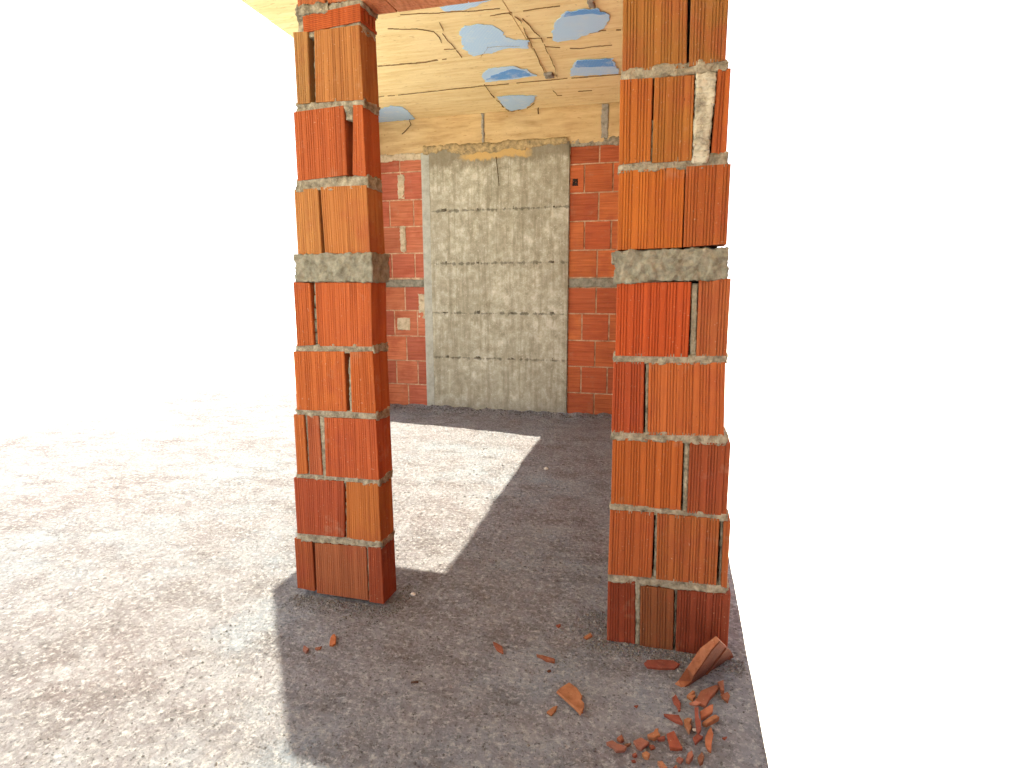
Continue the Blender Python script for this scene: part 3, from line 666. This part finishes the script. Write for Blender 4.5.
shard('b', [(185,685),(210,665),(250,685),(230,712)], 'small rounded chip left of the wedge-shaped pinkish shard', (160,90,72), .009)
shard('b', [(370,672),(410,620),(432,660),(420,712),(390,727)], 'brown tongue-shaped shard right of the wedge-shaped pinkish shard', (148,88,64), .010)
shard('b', [(20,705),(60,700),(112,766),(60,770)], 'pale orange shard cut by the bottom edge of the photo', (186,116,84), .012)
shard('b', [(150,768),(185,735),(198,770)], 'tiny triangular chip at the bottom edge of the photo', BR, .008)
shard('b', [(585,502),(630,490),(612,517)], 'tiny red chip near the right edge, below the pile', RD, .006)
shard('c', [(125,472),(190,450),(260,490),(362,520),(340,560),(240,572),(200,520)], 'long pink-brown shard at the far left of the scatter in front', (160,94,76), .011)
shard('c', [(245,422),(302,383),(327,437),(290,457)], 'triangular brown shard behind the long pink-brown one', BR, .012)
shard('c', [(330,492),(410,484),(392,506),(345,517)], 'thin sliver just right of the long pink-brown shard', (130,78,58), .007)
shard('c', [(430,457),(520,415),(612,475),(525,547),(470,520)], 'flat pink-brown kite-shaped shard in the front scatter', (162,94,74), .010)
shard('c', [(605,500),(660,502),(684,530),(632,547)], 'small dark shard just right of the kite-shaped one', (130,66,50), .009)
shard('c', [(530,592),(580,570),(622,600),(600,642),(560,630)], 'small lumpy orange shard in front of the kite-shaped one', TN, .013)
shard('c', [(420,607),(460,588),(477,615),(440,632)], 'small round red crumb in front of the long pink-brown shard', RD, .009)
shard('c', [(410,677),(450,668),(462,692),(425,697)], 'flat small red crumb nearest the bottom edge in the front scatter', RD, .006)
shard('c', [(590,387),(660,357),(682,318),(718,316),(714,345),(740,390),(672,421),(610,405)], 'jagged tan shard with a horn, left of the red trapezoid', TN, .013)
shard('c', [(700,422),(790,400),(792,440),(712,437)], 'small red shard touching the left side of the red trapezoid', RD, .009)
shard('c', [(440,62),(490,54),(472,82)], 'tiny red fleck on bare floor behind the front scatter', RD, .005)

# the big broken brick piece leaning at the wall: a thick wall of the block; edge light and inner-face shade put into the tints
p0 = onZ(682, 688, .004); n = Vector((.76, -.58, -.42)).normalized()
p1 = onPlane(719.5, 640.5, p0, n)
n2 = (p1-p0).cross(-n).normalized()
face = [(682,688.5),(690.5,684),(693.5,675.5),(701,665),(711,650),(719.5,640.5),(726,646),(731,651),(735,660),(727,672),(718,677.5),(698,681.5)]
lit = [(674.5,685.5),(678,681),(687,668),(694,659),(700,648.5),(709.5,636)]
fr = [onPlane(x, y, p0, n) for x, y in face]
fr[1] = fr[1].lerp(fr[2], .35)
up_ = [onPlane(x, y, p0, n2) for x, y in lit]
for p in up_: p.y = min(p.y, 1.905)
bk = up_+[p-n*.03 for p in fr[6:]]
bk[5] = onPlane(716, 636, p0, n2)
for p in bk: p.y = min(p.y, 1.91); p.z = max(p.z, .006)
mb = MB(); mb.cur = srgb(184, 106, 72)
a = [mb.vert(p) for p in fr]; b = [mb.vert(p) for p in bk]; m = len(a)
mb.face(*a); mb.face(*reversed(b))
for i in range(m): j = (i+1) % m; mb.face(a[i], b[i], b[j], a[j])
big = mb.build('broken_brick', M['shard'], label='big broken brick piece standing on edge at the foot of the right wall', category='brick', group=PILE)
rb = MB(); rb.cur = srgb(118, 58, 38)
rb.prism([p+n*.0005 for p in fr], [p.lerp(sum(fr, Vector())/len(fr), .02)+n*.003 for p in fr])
rb.build('shade_tinted_face', M['shard'], big, label='inner clay face with its shade in the tint')
rb = MB(); rb.cur = srgb(126, 62, 40)  # ribs take a similar shade-darkened tint
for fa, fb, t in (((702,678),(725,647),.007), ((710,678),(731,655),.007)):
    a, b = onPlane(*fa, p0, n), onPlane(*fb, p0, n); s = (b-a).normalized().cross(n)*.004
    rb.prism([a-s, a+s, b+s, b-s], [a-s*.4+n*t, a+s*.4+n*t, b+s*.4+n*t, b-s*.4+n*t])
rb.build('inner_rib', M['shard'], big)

def pebble(px, py, r, lab):
    c = onZ(px, py, .006); mb = MB(); z = floor_h(c.x, c.y); n_ = 8; rows = []
    for k in range(6):
        t = math.pi*k/5
        rows.append([mb.vert((c.x+r*math.sin(t)*math.cos(q*2*math.pi/n_)*(1+.25*nz(q, k, px, .7)), c.y+.8*r*math.sin(t)*math.sin(q*2*math.pi/n_), z+r*.5-r*.6*math.cos(t)*(1+.2*nz(q, k, 3, .9)))) for q in range(n_)])
    for k in range(5):
        for q in range(n_): mb.face(rows[k][q], rows[k][(q+1) % n_], rows[k+1][(q+1) % n_], rows[k+1][q])
    mb.build('pebble', M['pebble'], None, False, label=lab, category='stone', group='pale stones on the floor')
pebble(413, 594, .011, 'small white stone beside the foot of the left brick wall')
pebble(546, 469, .016, 'pale stone on the shaded floor right of the sunlit patch')
pebble(694.5, 730, .006, 'tiny white stone in the pile of brick shards')
mb = MB(); a, b = onZ(411, 682.5, .008), onZ(418.5, 682, .008); mb.tube([a, a.lerp(b, .5)+Vector((0, 0, .001)), b], .0035)
mb.build('twig', M['stick'], None, True, label='short dark stick alone on the front floor', category='stick')

# ------------------------------------------------------------------ light, sky, camera
w = bpy.data.worlds.new('sky'); bpy.context.scene.world = w; w.use_nodes = True
bg = w.node_tree.nodes['Background']; bg.inputs[0].default_value = (.97, .985, 1, 1); bg.inputs[1].default_value = 2.4
sd = bpy.data.lights.new('sun', 'SUN'); sd.energy = 14; sd.angle = math.radians(.55); sd.color = (1, .95, .76)
so = bpy.data.objects.new('sun', sd); C.objects.link(so)
so.rotation_euler = Vector((SH.x, SH.y, -ZC)).to_track_quat('-Z', 'Y').to_euler(); so.location = (-6, 4, 8)
cd = bpy.data.cameras.new('camera'); cam = bpy.data.objects.new('camera', cd); C.objects.link(cam)
from mathutils import Matrix
cam.matrix_world = Matrix((( RT.x, UP.x, -FW.x, CAM.x), (RT.y, UP.y, -FW.y, CAM.y), (RT.z, UP.z, -FW.z, CAM.z), (0, 0, 0, 1)))
cd.sensor_fit = 'HORIZONTAL'; cd.sensor_width = 36; cd.lens = F/1024*36; cd.clip_start = .02; cd.clip_end = 2000
sc = bpy.context.scene; sc.camera = cam
sc.view_settings.view_transform = 'Standard'; sc.view_settings.look = 'None'; sc.view_settings.gamma = 1; sc.view_settings.use_curve_mapping = False
sc.view_settings.exposure = 0.2
sc.cycles.max_bounces = 8; sc.cycles.diffuse_bounces = 6
